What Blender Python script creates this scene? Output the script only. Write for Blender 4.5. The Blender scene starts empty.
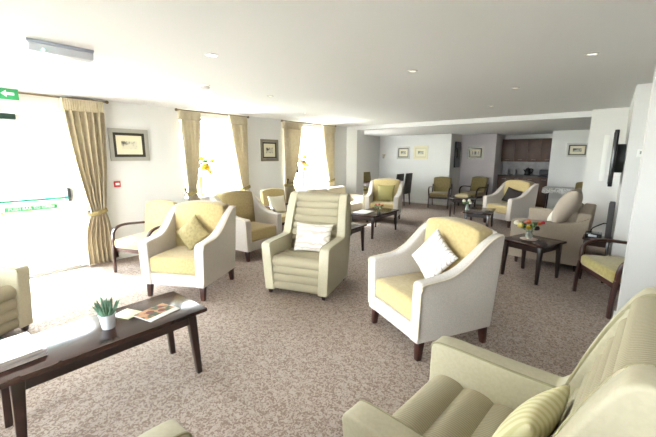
import bpy, bmesh, math, random
from mathutils import Vector, Matrix, Euler
random.seed(7)
S = bpy.context.scene
COL = S.collection
R = math.radians

# ------------------------------------------------------------------ camera
H = 1.58
cd = bpy.data.cameras.new('camera'); cam = bpy.data.objects.new('camera', cd); COL.objects.link(cam)
cd.sensor_width = 36; cd.lens = 345.0 / 656 * 36
cam.location = (0, 0, H)
cam.rotation_euler = (R(90 - 10.27), 0, R(39.3))
cd.clip_start = 0.03; cd.clip_end = 300
S.camera = cam
# ------------------------------------------------------------------ light, exposure
S.view_settings.view_transform = 'Standard'
S.view_settings.look = 'None'
S.view_settings.gamma = 1.0
S.view_settings.use_curve_mapping = False
S.view_settings.exposure = 2.6
W = bpy.data.worlds.new('world'); S.world = W; W.use_nodes = True
wn = W.node_tree.nodes; wl = W.node_tree.links
bg = wn['Background']
tc = wn.new('ShaderNodeTexCoord'); sp = wn.new('ShaderNodeSeparateXYZ'); rmp = wn.new('ShaderNodeValToRGB')
wl.new(tc.outputs['Generated'], sp.inputs[0]); wl.new(sp.outputs['Z'], rmp.inputs[0]); wl.new(rmp.outputs[0], bg.inputs[0])
rmp.color_ramp.elements[0].color = (.92, .955, 1, 1); rmp.color_ramp.elements[0].position = 0.0
rmp.color_ramp.elements[1].color = (.80, .90, 1, 1); rmp.color_ramp.elements[1].position = 0.6
bg.inputs[1].default_value = 9.0
sd = bpy.data.lights.new('sun', 'SUN'); sun = bpy.data.objects.new('sun', sd); COL.objects.link(sun)
sd.energy = 9.0; sd.angle = R(6); sd.color = (.97, .98, 1)
sun.rotation_euler = Vector((-math.cos(R(50)) * .97, -.18, math.sin(R(50)))).to_track_quat('Z', 'Y').to_euler()

def area(name, loc, rot, sx, sy, power, color=(1, 1, 1), portal=False):
    l = bpy.data.lights.new(name, 'AREA'); l.shape = 'RECTANGLE'; l.size = sx; l.size_y = sy; l.energy = power; l.color = color
    o = bpy.data.objects.new(name, l); COL.objects.link(o); o.location = loc; o.rotation_euler = rot
    if portal: l.cycles.is_portal = True
    return o
# portals guide the daylight through the openings (they give no light themselves)
area('portal', (-6.02, .5, 1.1), (0, R(-90), 0), 2.2, 2.0, 1, portal=True)
area('portal', (-6.02, 3.72, 1.55), (0, R(-90), 0), 1.45, 1.3, 1, portal=True)
area('portal', (-6.02, 6.3, 1.55), (0, R(-90), 0), 1.45, 1.7, 1, portal=True)
area('portal', (-6.75, 8.63, 1.1), (0, R(-90), 0), 2.1, .66, 1, portal=True)
area('portal', (-2.4, -3.72, 1.4), (R(90), 0, 0), 2.6, 1.9, 1, portal=True)

# ------------------------------------------------------------------ materials
MATS = {}
def s2l(c):
    return tuple((v / 12.92 if v <= .04045 else ((v + .055) / 1.055) ** 2.4) for v in [x / 255 for x in c]) + (1,)
def mat(name, rgb, rough=.6, metal=0, noise=None, bump=None, emit=None, stripes=None, sheen=0, spec=.5, trans=0, alpha=None, coat=0):
    """rgb in sRGB 0..255; noise=(scale, rgb2, lo, hi); bump=(scale, strength); stripes=(axis, freq, rgb2, width)"""
    if name in MATS: return MATS[name]
    m = bpy.data.materials.new(name); m.use_nodes = True
    n = m.node_tree.nodes; l = m.node_tree.links; p = n['Principled BSDF']
    p.inputs['Base Color'].default_value = s2l(rgb)
    p.inputs['Roughness'].default_value = rough; p.inputs['Metallic'].default_value = metal
    p.inputs['Specular IOR Level'].default_value = spec
    p.inputs['Sheen Weight'].default_value = sheen
    p.inputs['Coat Weight'].default_value = coat
    tco = n.new('ShaderNodeTexCoord')
    src = None
    if noise:
        t = n.new('ShaderNodeTexNoise'); t.inputs['Scale'].default_value = noise[0]; t.inputs['Detail'].default_value = 3
        l.new(tco.outputs['Object'], t.inputs['Vector'])
        r = n.new('ShaderNodeValToRGB'); l.new(t.outputs['Fac'], r.inputs[0])
        r.color_ramp.elements[0].position = noise[2]; r.color_ramp.elements[1].position = noise[3]
        r.color_ramp.elements[0].color = s2l(rgb); r.color_ramp.elements[1].color = s2l(noise[1])
        src = r.outputs[0]
    if stripes:
        s = n.new('ShaderNodeSeparateXYZ'); l.new(tco.outputs['Object'], s.inputs[0])
        mu = n.new('ShaderNodeMath'); mu.operation = 'MULTIPLY'; mu.inputs[1].default_value = stripes[1]; l.new(s.outputs[stripes[0]], mu.inputs[0])
        fr = n.new('ShaderNodeMath'); fr.operation = 'FRACT'; l.new(mu.outputs[0], fr.inputs[0])
        r2 = n.new('ShaderNodeValToRGB'); l.new(fr.outputs[0], r2.inputs[0])
        e = r2.color_ramp.elements; e[0].position = 0; e[0].color = (0, 0, 0, 1); e[1].position = .5 - stripes[3]; e[1].color = (0, 0, 0, 1)
        a = e.new(.5 - stripes[3] * .5); a.color = (1, 1, 1, 1); a = e.new(.5 + stripes[3] * .5); a.color = (1, 1, 1, 1); a = e.new(min(.99, .5 + stripes[3])); a.color = (0, 0, 0, 1)
        mx = n.new('ShaderNodeMixRGB'); l.new(r2.outputs[0], mx.inputs[0]); mx.inputs[1].default_value = s2l(rgb); mx.inputs[2].default_value = s2l(stripes[2])
        if src: l.new(src, mx.inputs[1])
        src = mx.outputs[0]
    if src: l.new(src, p.inputs['Base Color'])
    if bump:
        t = n.new('ShaderNodeTexNoise'); t.inputs['Scale'].default_value = bump[0]; t.inputs['Detail'].default_value = 2
        l.new(tco.outputs['Object'], t.inputs['Vector'])
        b = n.new('ShaderNodeBump'); b.inputs['Strength'].default_value = bump[1]; b.inputs['Distance'].default_value = .004
        l.new(t.outputs['Fac'], b.inputs['Height']); l.new(b.outputs[0], p.inputs['Normal'])
    if emit:
        p.inputs['Emission Color'].default_value = s2l(emit[0]); p.inputs['Emission Strength'].default_value = emit[1]
    if trans:   # thin cloth that lets light through
        tr = n.new('ShaderNodeBsdfTranslucent'); tr.inputs[0].default_value = s2l(rgb)
        if src: l.new(src, tr.inputs[0])
        mi = n.new('ShaderNodeMixShader'); mi.inputs[0].default_value = trans
        l.new(p.outputs[0], mi.inputs[1]); l.new(tr.outputs[0], mi.inputs[2]); l.new(mi.outputs[0], n['Material Output'].inputs[0])
    if alpha is not None:
        tr = n.new('ShaderNodeBsdfTransparent'); tr.inputs[0].default_value = (.97, .99, .98, 1)
        mi = n.new('ShaderNodeMixShader'); mi.inputs[0].default_value = alpha
        l.new(tr.outputs[0], mi.inputs[1]); l.new(p.outputs[0], mi.inputs[2]); l.new(mi.outputs[0], n['Material Output'].inputs[0])
    MATS[name] = m
    return m

def carpet_mat():
    m = bpy.data.materials.new('carpet'); m.use_nodes = True
    n = m.node_tree.nodes; l = m.node_tree.links; p = n['Principled BSDF']; p.inputs['Roughness'].default_value = .95; p.inputs['Specular IOR Level'].default_value = .15
    t = n.new('ShaderNodeTexCoord')
    a = n.new('ShaderNodeTexNoise'); a.inputs['Scale'].default_value = 42; a.inputs['Detail'].default_value = 2.5; a.inputs['Distortion'].default_value = 1.6
    l.new(t.outputs['Object'], a.inputs['Vector'])
    r = n.new('ShaderNodeValToRGB'); l.new(a.outputs['Fac'], r.inputs[0])
    e = r.color_ramp.elements; e[0].position = .42; e[0].color = s2l((132, 114, 103)); e[1].position = .56; e[1].color = s2l((172, 157, 146))
    b = n.new('ShaderNodeTexNoise'); b.inputs['Scale'].default_value = 260; l.new(t.outputs['Object'], b.inputs['Vector'])
    mx = n.new('ShaderNodeMixRGB'); mx.blend_type = 'OVERLAY'; mx.inputs[0].default_value = .3
    l.new(r.outputs[0], mx.inputs[1]); l.new(b.outputs['Fac'], mx.inputs[2]); l.new(mx.outputs[0], p.inputs['Base Color'])
    bu = n.new('ShaderNodeBump'); bu.inputs['Strength'].default_value = .5; bu.inputs['Distance'].default_value = .005
    l.new(b.outputs['Fac'], bu.inputs['Height']); l.new(bu.outputs[0], p.inputs['Normal'])
    return m

CARPET = carpet_mat()
WALL = mat('wall_paint', (222, 221, 218), .85, bump=(60, .06), spec=.25)
CEIL = mat('ceiling_paint', (220, 219, 219), .9, spec=.2)
WHITE = mat('white_gloss', (235, 235, 230), .4)
DARKW = mat('dark_wood', (50, 27, 22), .28, noise=(9, (36, 19, 15), .35, .65), coat=.25)
TABLEW = mat('table_top_wood', (58, 34, 28), .18, noise=(7, (44, 25, 20), .35, .65), coat=.0)
REDW = mat('mahogany_wood', (62, 28, 22), .3, noise=(9, (50, 22, 16), .35, .65), coat=.25)
CREAM = mat('cream_weave', (206, 198, 190), .85, noise=(120, (194, 186, 178), .4, .6), bump=(300, .5), sheen=.2, spec=.2)
CREAM2 = mat('cream_piping', (218, 207, 186), .8, bump=(300, .3), spec=.2)
YEL = mat('yellow_chenille', (190, 171, 124), .85, noise=(35, (180, 159, 110), .35, .65), bump=(200, .5), sheen=.3, spec=.2)
OLIVE = mat('olive_chenille', (138, 122, 82), .85, noise=(35, (122, 107, 70), .35, .65), bump=(200, .5), sheen=.3, spec=.2)
KHAKI = mat('khaki_leather_cloth', (188, 180, 155), .5, noise=(60, (183, 175, 150), .4, .6), spec=.35)
STRIPE = mat('striped_khaki_weave', (176, 167, 143), .8, stripes=('X', 85, (158, 148, 124), .3), bump=(200, .4), spec=.2)
STRIPEZ = mat('striped_khaki_weave_back', (176, 167, 143), .8, stripes=('X', 85, (158, 148, 124), .3), bump=(200, .4), spec=.2)
SOFA = mat('beige_weave', (172, 159, 143), .85, noise=(90, (162, 149, 133), .4, .6), bump=(250, .5), spec=.2)
CURT = mat('beige_curtain', (196, 184, 158), .8, noise=(14, (190, 177, 149), .42, .6), trans=.05, spec=.2)
CURTD = mat('curtain_tieback_cloth', (150, 136, 92), .8, noise=(14, (132, 118, 80), .42, .6), spec=.2)
CHROME = mat('brushed_metal', (170, 168, 160), .3, metal=1)
BLACK = mat('black_plastic', (14, 14, 15), .25)
DGREY = mat('dark_grey_plastic', (60, 60, 62), .5)
GLASS = mat('window_glass', (230, 240, 240), .02, alpha=.06)
FOL = mat('leaf_green', (74, 108, 58), .6, noise=(20, (110, 140, 90), .4, .6))
PALEGREEN = mat('succulent_green', (108, 142, 122), .6, noise=(20, (80, 118, 88), .4, .6))

# ------------------------------------------------------------------ mesh helpers
def add(bm, part, M=None):
    me = bpy.data.meshes.new('t'); part.to_mesh(me); part.free()
    if M is not None: me.transform(M)
    bm.from_mesh(me); bpy.data.meshes.remove(me)
    return bm
def obj(name, bm, m, parent=None, ang=35, loc=None, rot=None):
    bmesh.ops.recalc_face_normals(bm, faces=bm.faces[:])
    me = bpy.data.meshes.new(name); bm.to_mesh(me); bm.free()
    for p in me.polygons: p.use_smooth = True
    me.set_sharp_from_angle(angle=R(ang))
    for mm in (m if isinstance(m, (list, tuple)) else [m]): me.materials.append(mm)
    o = bpy.data.objects.new(name, me); COL.objects.link(o)
    if parent: o.parent = parent
    if loc: o.location = loc
    if rot: o.rotation_euler = rot
    return o
def bevel(bm, w, seg=3, ang=30):
    if w <= 0: return bm
    bmesh.ops.recalc_face_normals(bm, faces=bm.faces[:])
    es = [e for e in bm.edges if len(e.link_faces) == 2 and e.calc_face_angle(0) > R(ang)]
    bmesh.ops.bevel(bm, geom=es, offset=w, segments=seg, profile=.5, affect='EDGES', clamp_overlap=True)
    return bm
def box(c, s, bev=0, seg=3, rot=None):
    bm = bmesh.new(); bmesh.ops.create_cube(bm, size=1)
    for v in bm.verts: v.co = Vector((v.co.x * s[0], v.co.y * s[1], v.co.z * s[2]))
    bevel(bm, bev, seg)
    M = Matrix.Translation(c) @ (Euler([R(a) for a in rot]).to_matrix().to_4x4() if rot else Matrix())
    bmesh.ops.transform(bm, matrix=M, verts=bm.verts[:])
    return bm
def bb(x0, x1, y0, y1, z0, z1, bev=0, seg=2):
    return box(((x0 + x1) / 2, (y0 + y1) / 2, (z0 + z1) / 2), (x1 - x0, y1 - y0, z1 - z0), bev, seg)
def taper_box(cx, cy, z0, z1, w0, w1, dx=0, dy=0, bev=.004):
    """square leg, w0 wide at the foot and w1 at the top; foot is displaced by dx, dy"""
    bm = bmesh.new(); vs = []
    for z, w, ox, oy in ((z0, w0, dx, dy), (z1, w1, 0, 0)):
        vs.append([bm.verts.new((cx + ox + a * w / 2, cy + oy + b * w / 2, z)) for a, b in ((-1, -1), (1, -1), (1, 1), (-1, 1))])
    bm.faces.new(vs[0][::-1]); bm.faces.new(vs[1])
    for i in range(4): bm.faces.new((vs[0][i], vs[0][(i + 1) % 4], vs[1][(i + 1) % 4], vs[1][i]))
    return bevel(bm, bev, 2)
def prism(pts, axis, a, b, bev=0, seg=3, ang=30):
    """outline pts (2D) extruded from a to b along axis. axis x: pts=(y,z); y: pts=(x,z); z: pts=(x,y)"""
    bm = bmesh.new()
    def P(p, t):
        return {'x': (t, p[0], p[1]), 'y': (p[0], t, p[1]), 'z': (p[0], p[1], t)}[axis]
    A = [bm.verts.new(P(p, a)) for p in pts]; B = [bm.verts.new(P(p, b)) for p in pts]
    bm.faces.new(A[::-1]); bm.faces.new(B)
    n = len(pts)
    for i in range(n): bm.faces.new((A[i], A[(i + 1) % n], B[(i + 1) % n], B[i]))
    bmesh.ops.recalc_face_normals(bm, faces=bm.faces[:])
    if bev > 0:
        capf = [f for f in bm.faces if len(f.verts) == n]
        es = {e for f in capf for e in f.edges} | {e for e in bm.edges if e.calc_face_angle(0) > R(ang)}
        bmesh.ops.bevel(bm, geom=list(es), offset=bev, segments=seg, profile=.5, affect='EDGES', clamp_overlap=True)
    return bm
def smooth(pts, n=6):
    """Catmull-Rom through pts (open)"""
    out = []; P = [pts[0]] + list(pts) + [pts[-1]]
    for i in range(1, len(P) - 2):
        p0, p1, p2, p3 = [Vector(q) for q in P[i - 1:i + 3]]
        for k in range(n):
            t = k / n
            out.append(tuple(.5 * ((2 * p1) + (p2 - p0) * t + (2 * p0 - 5 * p1 + 4 * p2 - p3) * t * t + (3 * p1 - p0 - 3 * p2 + p3) * t ** 3)))
    out.append(tuple(pts[-1])); return out
def lathe(prof, n=20, c=(0, 0, 0)):
    bm = bmesh.new(); rings = []
    for r, z in prof:
        if r < 1e-5: rings.append([bm.verts.new((c[0], c[1], c[2] + z))])
        else: rings.append([bm.verts.new((c[0] + r * math.cos(2 * math.pi * i / n), c[1] + r * math.sin(2 * math.pi * i / n), c[2] + z)) for i in range(n)])
    for a, b in zip(rings, rings[1:]):
        for i in range(n):
            j = (i + 1) % n
            if len(a) == 1 and len(b) == 1: continue
            if len(a) == 1: bm.faces.new((a[0], b[i], b[j]))
            elif len(b) == 1: bm.faces.new((a[i], a[j], b[0]))
            else: bm.faces.new((a[i], a[j], b[j], b[i]))
    return bm
def tube(path, w, h=None, n=8, side=None):
    """sweep along path; round of radius w, or with h a w x h rounded rectangle (w along 'side', h across). w may be a list"""
    bm = bmesh.new(); rings = []; P = [Vector(p) for p in path]
    up = Vector(side) if side else None
    for i, p in enumerate(P):
        t = (P[min(i + 1, len(P) - 1)] - P[max(i - 1, 0)]).normalized()
        if up is not None: u = (up - t * up.dot(t)).normalized()
        else:
            ref = Vector((0, 0, 1)) if abs(t.z) < .9 else Vector((1, 0, 0)); u = ref.cross(t).normalized()
        v = t.cross(u).normalized()
        ww = w[i] if isinstance(w, (list, tuple)) else w
        hh = (h[i] if isinstance(h, (list, tuple)) else h) if h else None
        ring = []
        for k in range(n if h is None else 8):
            if h is None:
                a = 2 * math.pi * k / n; ring.append(bm.verts.new(p + u * ww * math.cos(a) + v * ww * math.sin(a)))
            else:
                q = ((1, .55), (.6, 1), (-.6, 1), (-1, .55), (-1, -.55), (-.6, -1), (.6, -1), (1, -.55))[k]
                ring.append(bm.verts.new(p + u * ww / 2 * q[0] + v * hh / 2 * q[1]))
        rings.append(ring)
    m = len(rings[0])
    for a, b in zip(rings, rings[1:]):
        for i in range(m): bm.faces.new((a[i], a[(i + 1) % m], b[(i + 1) % m], b[i]))
    bm.faces.new(rings[0][::-1]); bm.faces.new(rings[-1])
    return bm
def pillow(w, h, t, n=14):
    """knife-edge scatter cushion in the XZ plane, corner ears"""
    bm = bmesh.new()
    def g(u, v, s):
        e = max(0, (1 - u * u)) ** .5 * max(0, (1 - v * v)) ** .5
        pin = 1 - .10 * (1 - abs(u) ** 2) * abs(v) ** 2
        pin2 = 1 - .10 * (1 - abs(v) ** 2) * abs(u) ** 2
        return (u * w / 2 * pin2, s * (t / 2 * e ** .8), v * h / 2 * pin)
    G = {}
    for s in (1, -1):
        for i in range(n + 1):
            for j in range(n + 1):
                u = math.sin((i / n * 2 - 1) * math.pi / 2); v = math.sin((j / n * 2 - 1) * math.pi / 2)
                if s == -1 and (i in (0, n) or j in (0, n)): G[(s, i, j)] = G[(1, i, j)]
                else: G[(s, i, j)] = bm.verts.new(g(u, v, s))
        for i in range(n):
            for j in range(n):
                bm.faces.new([G[(s, i, j)], G[(s, i + 1, j)], G[(s, i + 1, j + 1)], G[(s, i, j + 1)]])
    return bm
def blob(c, r, sub=2, squash=(1, 1, 1), jit=0):
    bm = bmesh.new(); bmesh.ops.create_icosphere(bm, subdivisions=sub, radius=1)
    for v in bm.verts:
        k = r * (1 + random.uniform(-jit, jit)); v.co = Vector((c[0] + v.co.x * k * squash[0], c[1] + v.co.y * k * squash[1], c[2] + v.co.z * k * squash[2]))
    return bm
def xf(bm, M): bmesh.ops.transform(bm, matrix=M, verts=bm.verts[:]); return bm
def TR(loc=(0, 0, 0), rot=(0, 0, 0), s=1):
    return Matrix.Translation(loc) @ Euler([R(a) for a in rot]).to_matrix().to_4x4() @ Matrix.Scale(s, 4)

# ------------------------------------------------------------------ object helpers
def tag(o, label, cat, group=None):
    o['label'] = label; o['category'] = cat
    if group: o['group'] = group
    return o
def thing(name, label, cat, loc=(0, 0, 0), rz=0, group=None):
    o = bpy.data.objects.new(name, None); COL.objects.link(o); o.empty_display_size = .1
    o.location = loc; o.rotation_euler = (0, 0, R(rz))
    return tag(o, label, cat, group)
def struct(name, bm, m, parent=None, ang=35):
    o = obj(name, bm, m, parent, ang)
    if not parent: o['kind'] = 'structure'
    return o
def dup(src, loc, rz=0, label=None, group=None, rot=None):
    r = src.copy(); COL.objects.link(r); r.location = loc
    r.rotation_euler = rot if rot else (0, 0, R(rz))
    if label: r['label'] = label
    if group: r['group'] = group
    for ch in list(src.children):
        c = ch.copy(); COL.objects.link(c); c.parent = r
        for g in list(ch.children):
            d = g.copy(); COL.objects.link(d); d.parent = c
    return r

# ================================================================== SETTING
CZ = 2.37; LZ = 2.27; XL = -5.8
bm = bmesh.new(); add(bm, bb(-6.9, 3.4, -3.8, 13.4, -.1, 0)); struct('floor', bm, CARPET)
bm = bmesh.new(); add(bm, bb(-6.2, 3.4, -3.8, 7.9, CZ, CZ + .3)); struct('ceiling', bm, CEIL)
bm = bmesh.new(); add(bm, bb(-6.9, 3.4, 7.9, 13.4, LZ, CZ + .3)); struct('trim_1', bm, CEIL)   # lowered ceiling of the far end, its edge forms the beam
def wall_y(x0, x1, y0, y1, z1, holes):
    """wall slab between x0 and x1 running along y with openings (ya, yb, za, zb)"""
    bm = bmesh.new(); y = y0
    for a, b, za, zb in sorted(holes):
        add(bm, bb(x0, x1, y, a, 0, z1))
        if za > 0: add(bm, bb(x0, x1, a, b, 0, za))
        if zb < z1: add(bm, bb(x0, x1, a, b, zb, z1))
        y = b
    add(bm, bb(x0, x1, y, y1, 0, z1)); return bm
bm = wall_y(XL - .3, XL, -3.8, 8.3, CZ, [(-.55, 1.5, 0, 2.17), (3.1, 4.35, .82, 2.26), (5.55, 7.05, .82, 2.26)])
add(bm, bb(XL, -5.45, 7.9, 8.25, 0, LZ))
struct('wall_left', bm, WALL)
bm = bmesh.new(); add(bm, bb(-6.9, -6.6, 8.96, 11.3, 0, LZ)); add(bm, bb(-6.9, -6.6, 8.3, 8.96, 2.15, LZ)); add(bm, bb(-6.9, XL - .3, 8.2, 8.3, 0, LZ)); struct('wall_far_left', bm, WALL)
bm = bmesh.new(); add(bm, bb(-6.9, -4.02, 11.0, 12.3, 0, LZ)); struct('wall_back', bm, WALL)
bm = bmesh.new(); add(bm, bb(-4.02, -2.95, 12.0, 12.3, 0, LZ)); add(bm, bb(-4.02, -2.95, 12.3, 13.4, 0, LZ)); struct('wall_recess', bm, mat('recess_paint', (205, 198, 200), .85))
bm = bmesh.new(); add(bm, bb(-1.42, .5, 11.7, 13.4, 0, LZ)); struct('wall_back_right', bm, WALL)
bm = bmesh.new(); add(bm, bb(-2.95, -1.42, 13.1, 13.4, 0, LZ)); struct('wall_kitchen', bm, WALL)
bm = bmesh.new(); add(bm, bb(-.39, .4, 7.7, 7.9, 0, CZ)); add(bm, bb(-.39, .4, 7.9, 8.0, 0, LZ)); add(bm, bb(.4, .5, 7.7, 11.7, 0, LZ)); struct('wall_partition', bm, WALL)
bm = bmesh.new(); add(bm, bb(.1, .4, 5.36, 7.7, 0, CZ)); add(bm, bb(.4, 1.2, 5.36, 5.6, 0, CZ)); struct('wall_right', bm, WALL)
bm = bmesh.new(); add(bm, bb(1.1, 1.2, 4.2, 5.36, 0, CZ)); add(bm, bb(.18, 1.1, 4.0, 4.2, 0, CZ)); add(bm, bb(1.1, 3.4, 4.0, 4.2, 0, CZ)); struct('wall_pillar', bm, WALL)
bm = wall_y(3.1, 3.4, -3.8, 4.0, CZ, []); struct('wall_near_right', bm, WALL)
bm = bmesh.new()   # wall behind the camera; its wide opening is added for fill light
add(bm, bb(-6.1, -3.7, -3.8, -3.6, 0, CZ)); add(bm, bb(-1.1, 3.4, -3.8, -3.6, 0, CZ)); add(bm, bb(-3.7, -1.1, -3.8, -3.6, 0, .45)); add(bm, bb(-3.7, -1.1, -3.8, -3.6, 2.3, CZ))
struct('wall_near', bm, WALL)
def base(name, *segs):
    bm = bmesh.new()
    for s in segs: add(bm, bb(*s, .0, .1, .004))
    struct(name, bm, WHITE)
base('baseboard_left', (XL, XL + .018, 1.56, 7.9), (XL, XL + .018, -3.6, -.62), (XL, -5.45, 7.88, 7.9))
base('baseboard_back', (-6.6, -4.02, 10.982, 11.0), (-4.02, -4.0, 11.0, 12.0), (-4.0, -2.95, 11.982, 12.0))
base('baseboard_back_right', (-1.42, .4, 11.682, 11.7))
base('baseboard_right', (.082, .1, 5.36, 7.7), (-.39, .082, 7.682, 7.7), (.1, 1.1, 5.342, 5.36))
base('baseboard_pillar', (.16, .18, 4.0, 4.2), (.18, 3.1, 3.98, 4.0))

# windows and door on the left
def window(name, y0, y1, z0, z1, mull):
    w = bpy.data.objects.new(name, None); COL.objects.link(w); w['kind'] = 'structure'; w.location = (XL - .2, (y0 + y1) / 2, z0)
    cy = (y0 + y1) / 2; f = bmesh.new(); hy = (y1 - y0) / 2; hz = z1 - z0; t = .05
    for a in ((-hy, -hy + t), (hy - t, hy)) + tuple((m - t / 2, m + t / 2) for m in mull): add(f, bb(-.03, .03, a[0], a[1], 0, hz, .005))
    add(f, bb(-.028, .028, -hy + .01, hy - .01, .001, t)); add(f, bb(-.028, .028, -hy + .01, hy - .01, hz - t, hz - .001))
    obj('window_frame', f, WHITE, w)
    g = bmesh.new(); add(g, bb(-.004, .004, -hy + .02, hy - .02, .02, hz - .02)); obj('window_pane', g, GLASS, w)
    s = bmesh.new(); add(s, bb(.03, .235, -hy + .002, hy - .002, -.0, .025, .004)); obj('window_sill', s, WHITE, w)
    return w
window('window_1', 3.1, 4.35, .82, 2.26, (0,))
window('window_2', 5.55, 7.05, .82, 2.26, (-.25, .25))
w3 = bpy.data.objects.new('fill_window_near', None); COL.objects.link(w3); w3['kind'] = 'structure'; w3.location = (-2.4, -3.7, .45)  # unseen window, added to let fill light onto the near chairs
f = bmesh.new()
for x in (-1.27, 0, 1.27): add(f, bb(x - .03, x + .03, -.03, .03, 0, 1.85))
for z in (.03, 1.82): add(f, bb(-1.3, 1.3, -.028, .028, z - .03, z + .03))
obj('window_frame', f, WHITE, w3); g = bmesh.new(); add(g, bb(-1.28, 1.28, -.004, .004, .02, 1.83)); obj('window_pane', g, GLASS, w3)

w5 = bpy.data.objects.new('fill_window_far', None); COL.objects.link(w5); w5['kind'] = 'structure'; w5.location = (-6.72, 8.63, 0)  # hidden window behind the stub wall, added to brighten the far wall
f = bmesh.new()
for y in (-.31, .31): add(f, bb(-.03, .03, y - .02, y + .02, 0, 2.15))
for z in (.03, 2.12): add(f, bb(-.03, .03, -.33, .33, z - .03, z + .03))
obj('window_frame', f, WHITE, w5); g = bmesh.new(); add(g, bb(-.004, .004, -.31, .31, .02, 2.13)); obj('window_pane', g, GLASS, w5)
d = bpy.data.objects.new('door_1', None); COL.objects.link(d); d['kind'] = 'structure'; d.location = (XL - .1, .5, 0)
f = bmesh.new()
for y in (-1.02, .97): add(f, bb(-.06, .06, y, y + .05, 0, 2.17, .004))
add(f, bb(-.058, .058, -.969, .969, 2.11, 2.168, .004)); obj('door_frame', f, WHITE, d)
for k, (a, b) in enumerate(((-.97, -.005), (.005, .97))):
    f = bmesh.new()
    for y in (a, b - .09): add(f, bb(-.025, .025, y, y + .09, .01, 2.108, .004))
    add(f, bb(-.023, .023, a + .088, b - .088, .011, .22)); add(f, bb(-.023, .023, a + .088, b - .088, 2.0, 2.105))
    lf = obj('door_leaf', f, WHITE, d)
    g = bmesh.new(); add(g, bb(-.005, .005, a + .08, b - .08, .2, 2.02)); obj('door_pane', g, GLASS, lf)
    p = bmesh.new(); add(p, tube([(.085, a + .06, 1.015), (.085, b - .06, 1.015)], .019, n=10)); 
    obj('push_bar', p, mat('teal_bar', (40, 135, 120), .35), d)
    for y in (a + .05, b - .05): obj('push_bar_bracket', bb(.025, .10, y - .022, y + .022, .96, 1.14, .01), DGREY, d)
p = bmesh.new(); add(p, bb(.02, .09, .30, .48, 2.02, 2.10, .01)); obj('door_closer', p, mat('closer_green', (30, 60, 45), .4), d)
# sill strip
bm = bmesh.new(); add(bm, bb(XL - .02, XL + .05, -.55, 1.5, 0, .012, .003)); struct('trim_2', bm, CHROME)

def text(s, size, m, parent, loc, rot, ext=.001):
    cu = bpy.data.curves.new('lettering', 'FONT'); cu.body = s; cu.size = size; cu.extrude = ext; cu.align_x = 'CENTER'; cu.align_y = 'CENTER'
    tmp = bpy.data.objects.new('tmp_text', cu); COL.objects.link(tmp)
    me = bpy.data.meshes.new_from_object(tmp.evaluated_get(bpy.context.evaluated_depsgraph_get()))
    bpy.data.objects.remove(tmp); me.materials.clear(); me.materials.append(m)
    o = bpy.data.objects.new('lettering', me); COL.objects.link(o); o.parent = parent; o.location = loc; o.rotation_euler = [R(a) for a in rot]
    return o
SG = mat('sign_green', (58, 142, 98), .5); SGD = mat('exit_green', (40, 150, 90), .5); SWH = mat('sign_white', (240, 245, 240), .5)
t = thing('push_bar_sign', 'green strip sign reading PUSH BAR TO OPEN on the door glass', 'sign', (XL - .068, 1.01, .905))
b_ = bmesh.new(); add(b_, bb(0, .006, -.27, .27, -.03, .03, .001)); obj('sign_plate', b_, SG, t)
text('PUSH BAR TO OPEN', .052, SWH, t, (.007, 0, 0), (90, 0, 90))
t = thing('exit_sign', 'green emergency exit sign above the glazed door', 'sign', (XL + .2, .82, 2.3))
b_ = bmesh.new(); add(b_, box((0, 0, 0), (.022, .36, .13), .004)); obj('sign_plate', b_, SGD, t)
b_ = bmesh.new(); add(b_, box((0, 0, .068), (.03, .37, .02), .003)); add(b_, bb(-.09, 0, -.02, .02, .04, .06)); obj('sign_bracket', b_, WHITE, t)
b_ = bmesh.new(); add(b_, prism([(.02, 0), (.07, .04), (.07, .015), (.14, .015), (.14, -.015), (.07, -.015), (.07, -.04)], 'x', .011, .014))
obj('arrow_symbol', b_, SWH, t); b_ = bmesh.new(); add(b_, bb(.011, .014, -.13, -.06, -.045, .045)); obj('doorway_symbol', b_, SWH, t)

# outside
bm = bmesh.new(); add(bm, bb(-60, -6.12, -40, 50, -.3, -.12)); add(bm, bb(-6.12, 40, -40, -3.85, -.3, -.12)); struct('ground', bm, mat('paving', (180, 172, 160), .9))
t = thing('brick_building', 'pale brick building seen through the glazed door', 'building', (-26, 6, -.12))
b_ = bmesh.new(); add(b_, bb(-3, 0, -6, 8, 0, 3.4)); obj('wall', b_, mat('pink_brick', (205, 150, 120), .9, noise=(3, (190, 140, 112), .4, .6)), t)
b_ = bmesh.new(); add(b_, prism([(-3.4, 3.4), (.4, 3.4), (-1.5, 4.9)], 'y', -6.4, 8.4)); obj('roof', b_, mat('grey_slate', (120, 118, 118), .8), t)
for y in (-4, -1, 2, 5):
    b_ = bmesh.new(); add(b_, bb(-.02, .05, y, y + 1.2, 1, 2.2)); obj('window', b_, mat('far_glass', (90, 100, 110), .2), t)
t = bmesh.new()
for k in range(26): add(t, blob((-14 + random.uniform(-.3, .3), -4 + k * .45, .35), .55, 2, (1, .8, 1), .08))
tag(obj('garden_hedge', t, mat('hedge_green', (150, 175, 70), .8)), 'low yellow-green hedge outside the glazed door', 'hedge')

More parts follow.
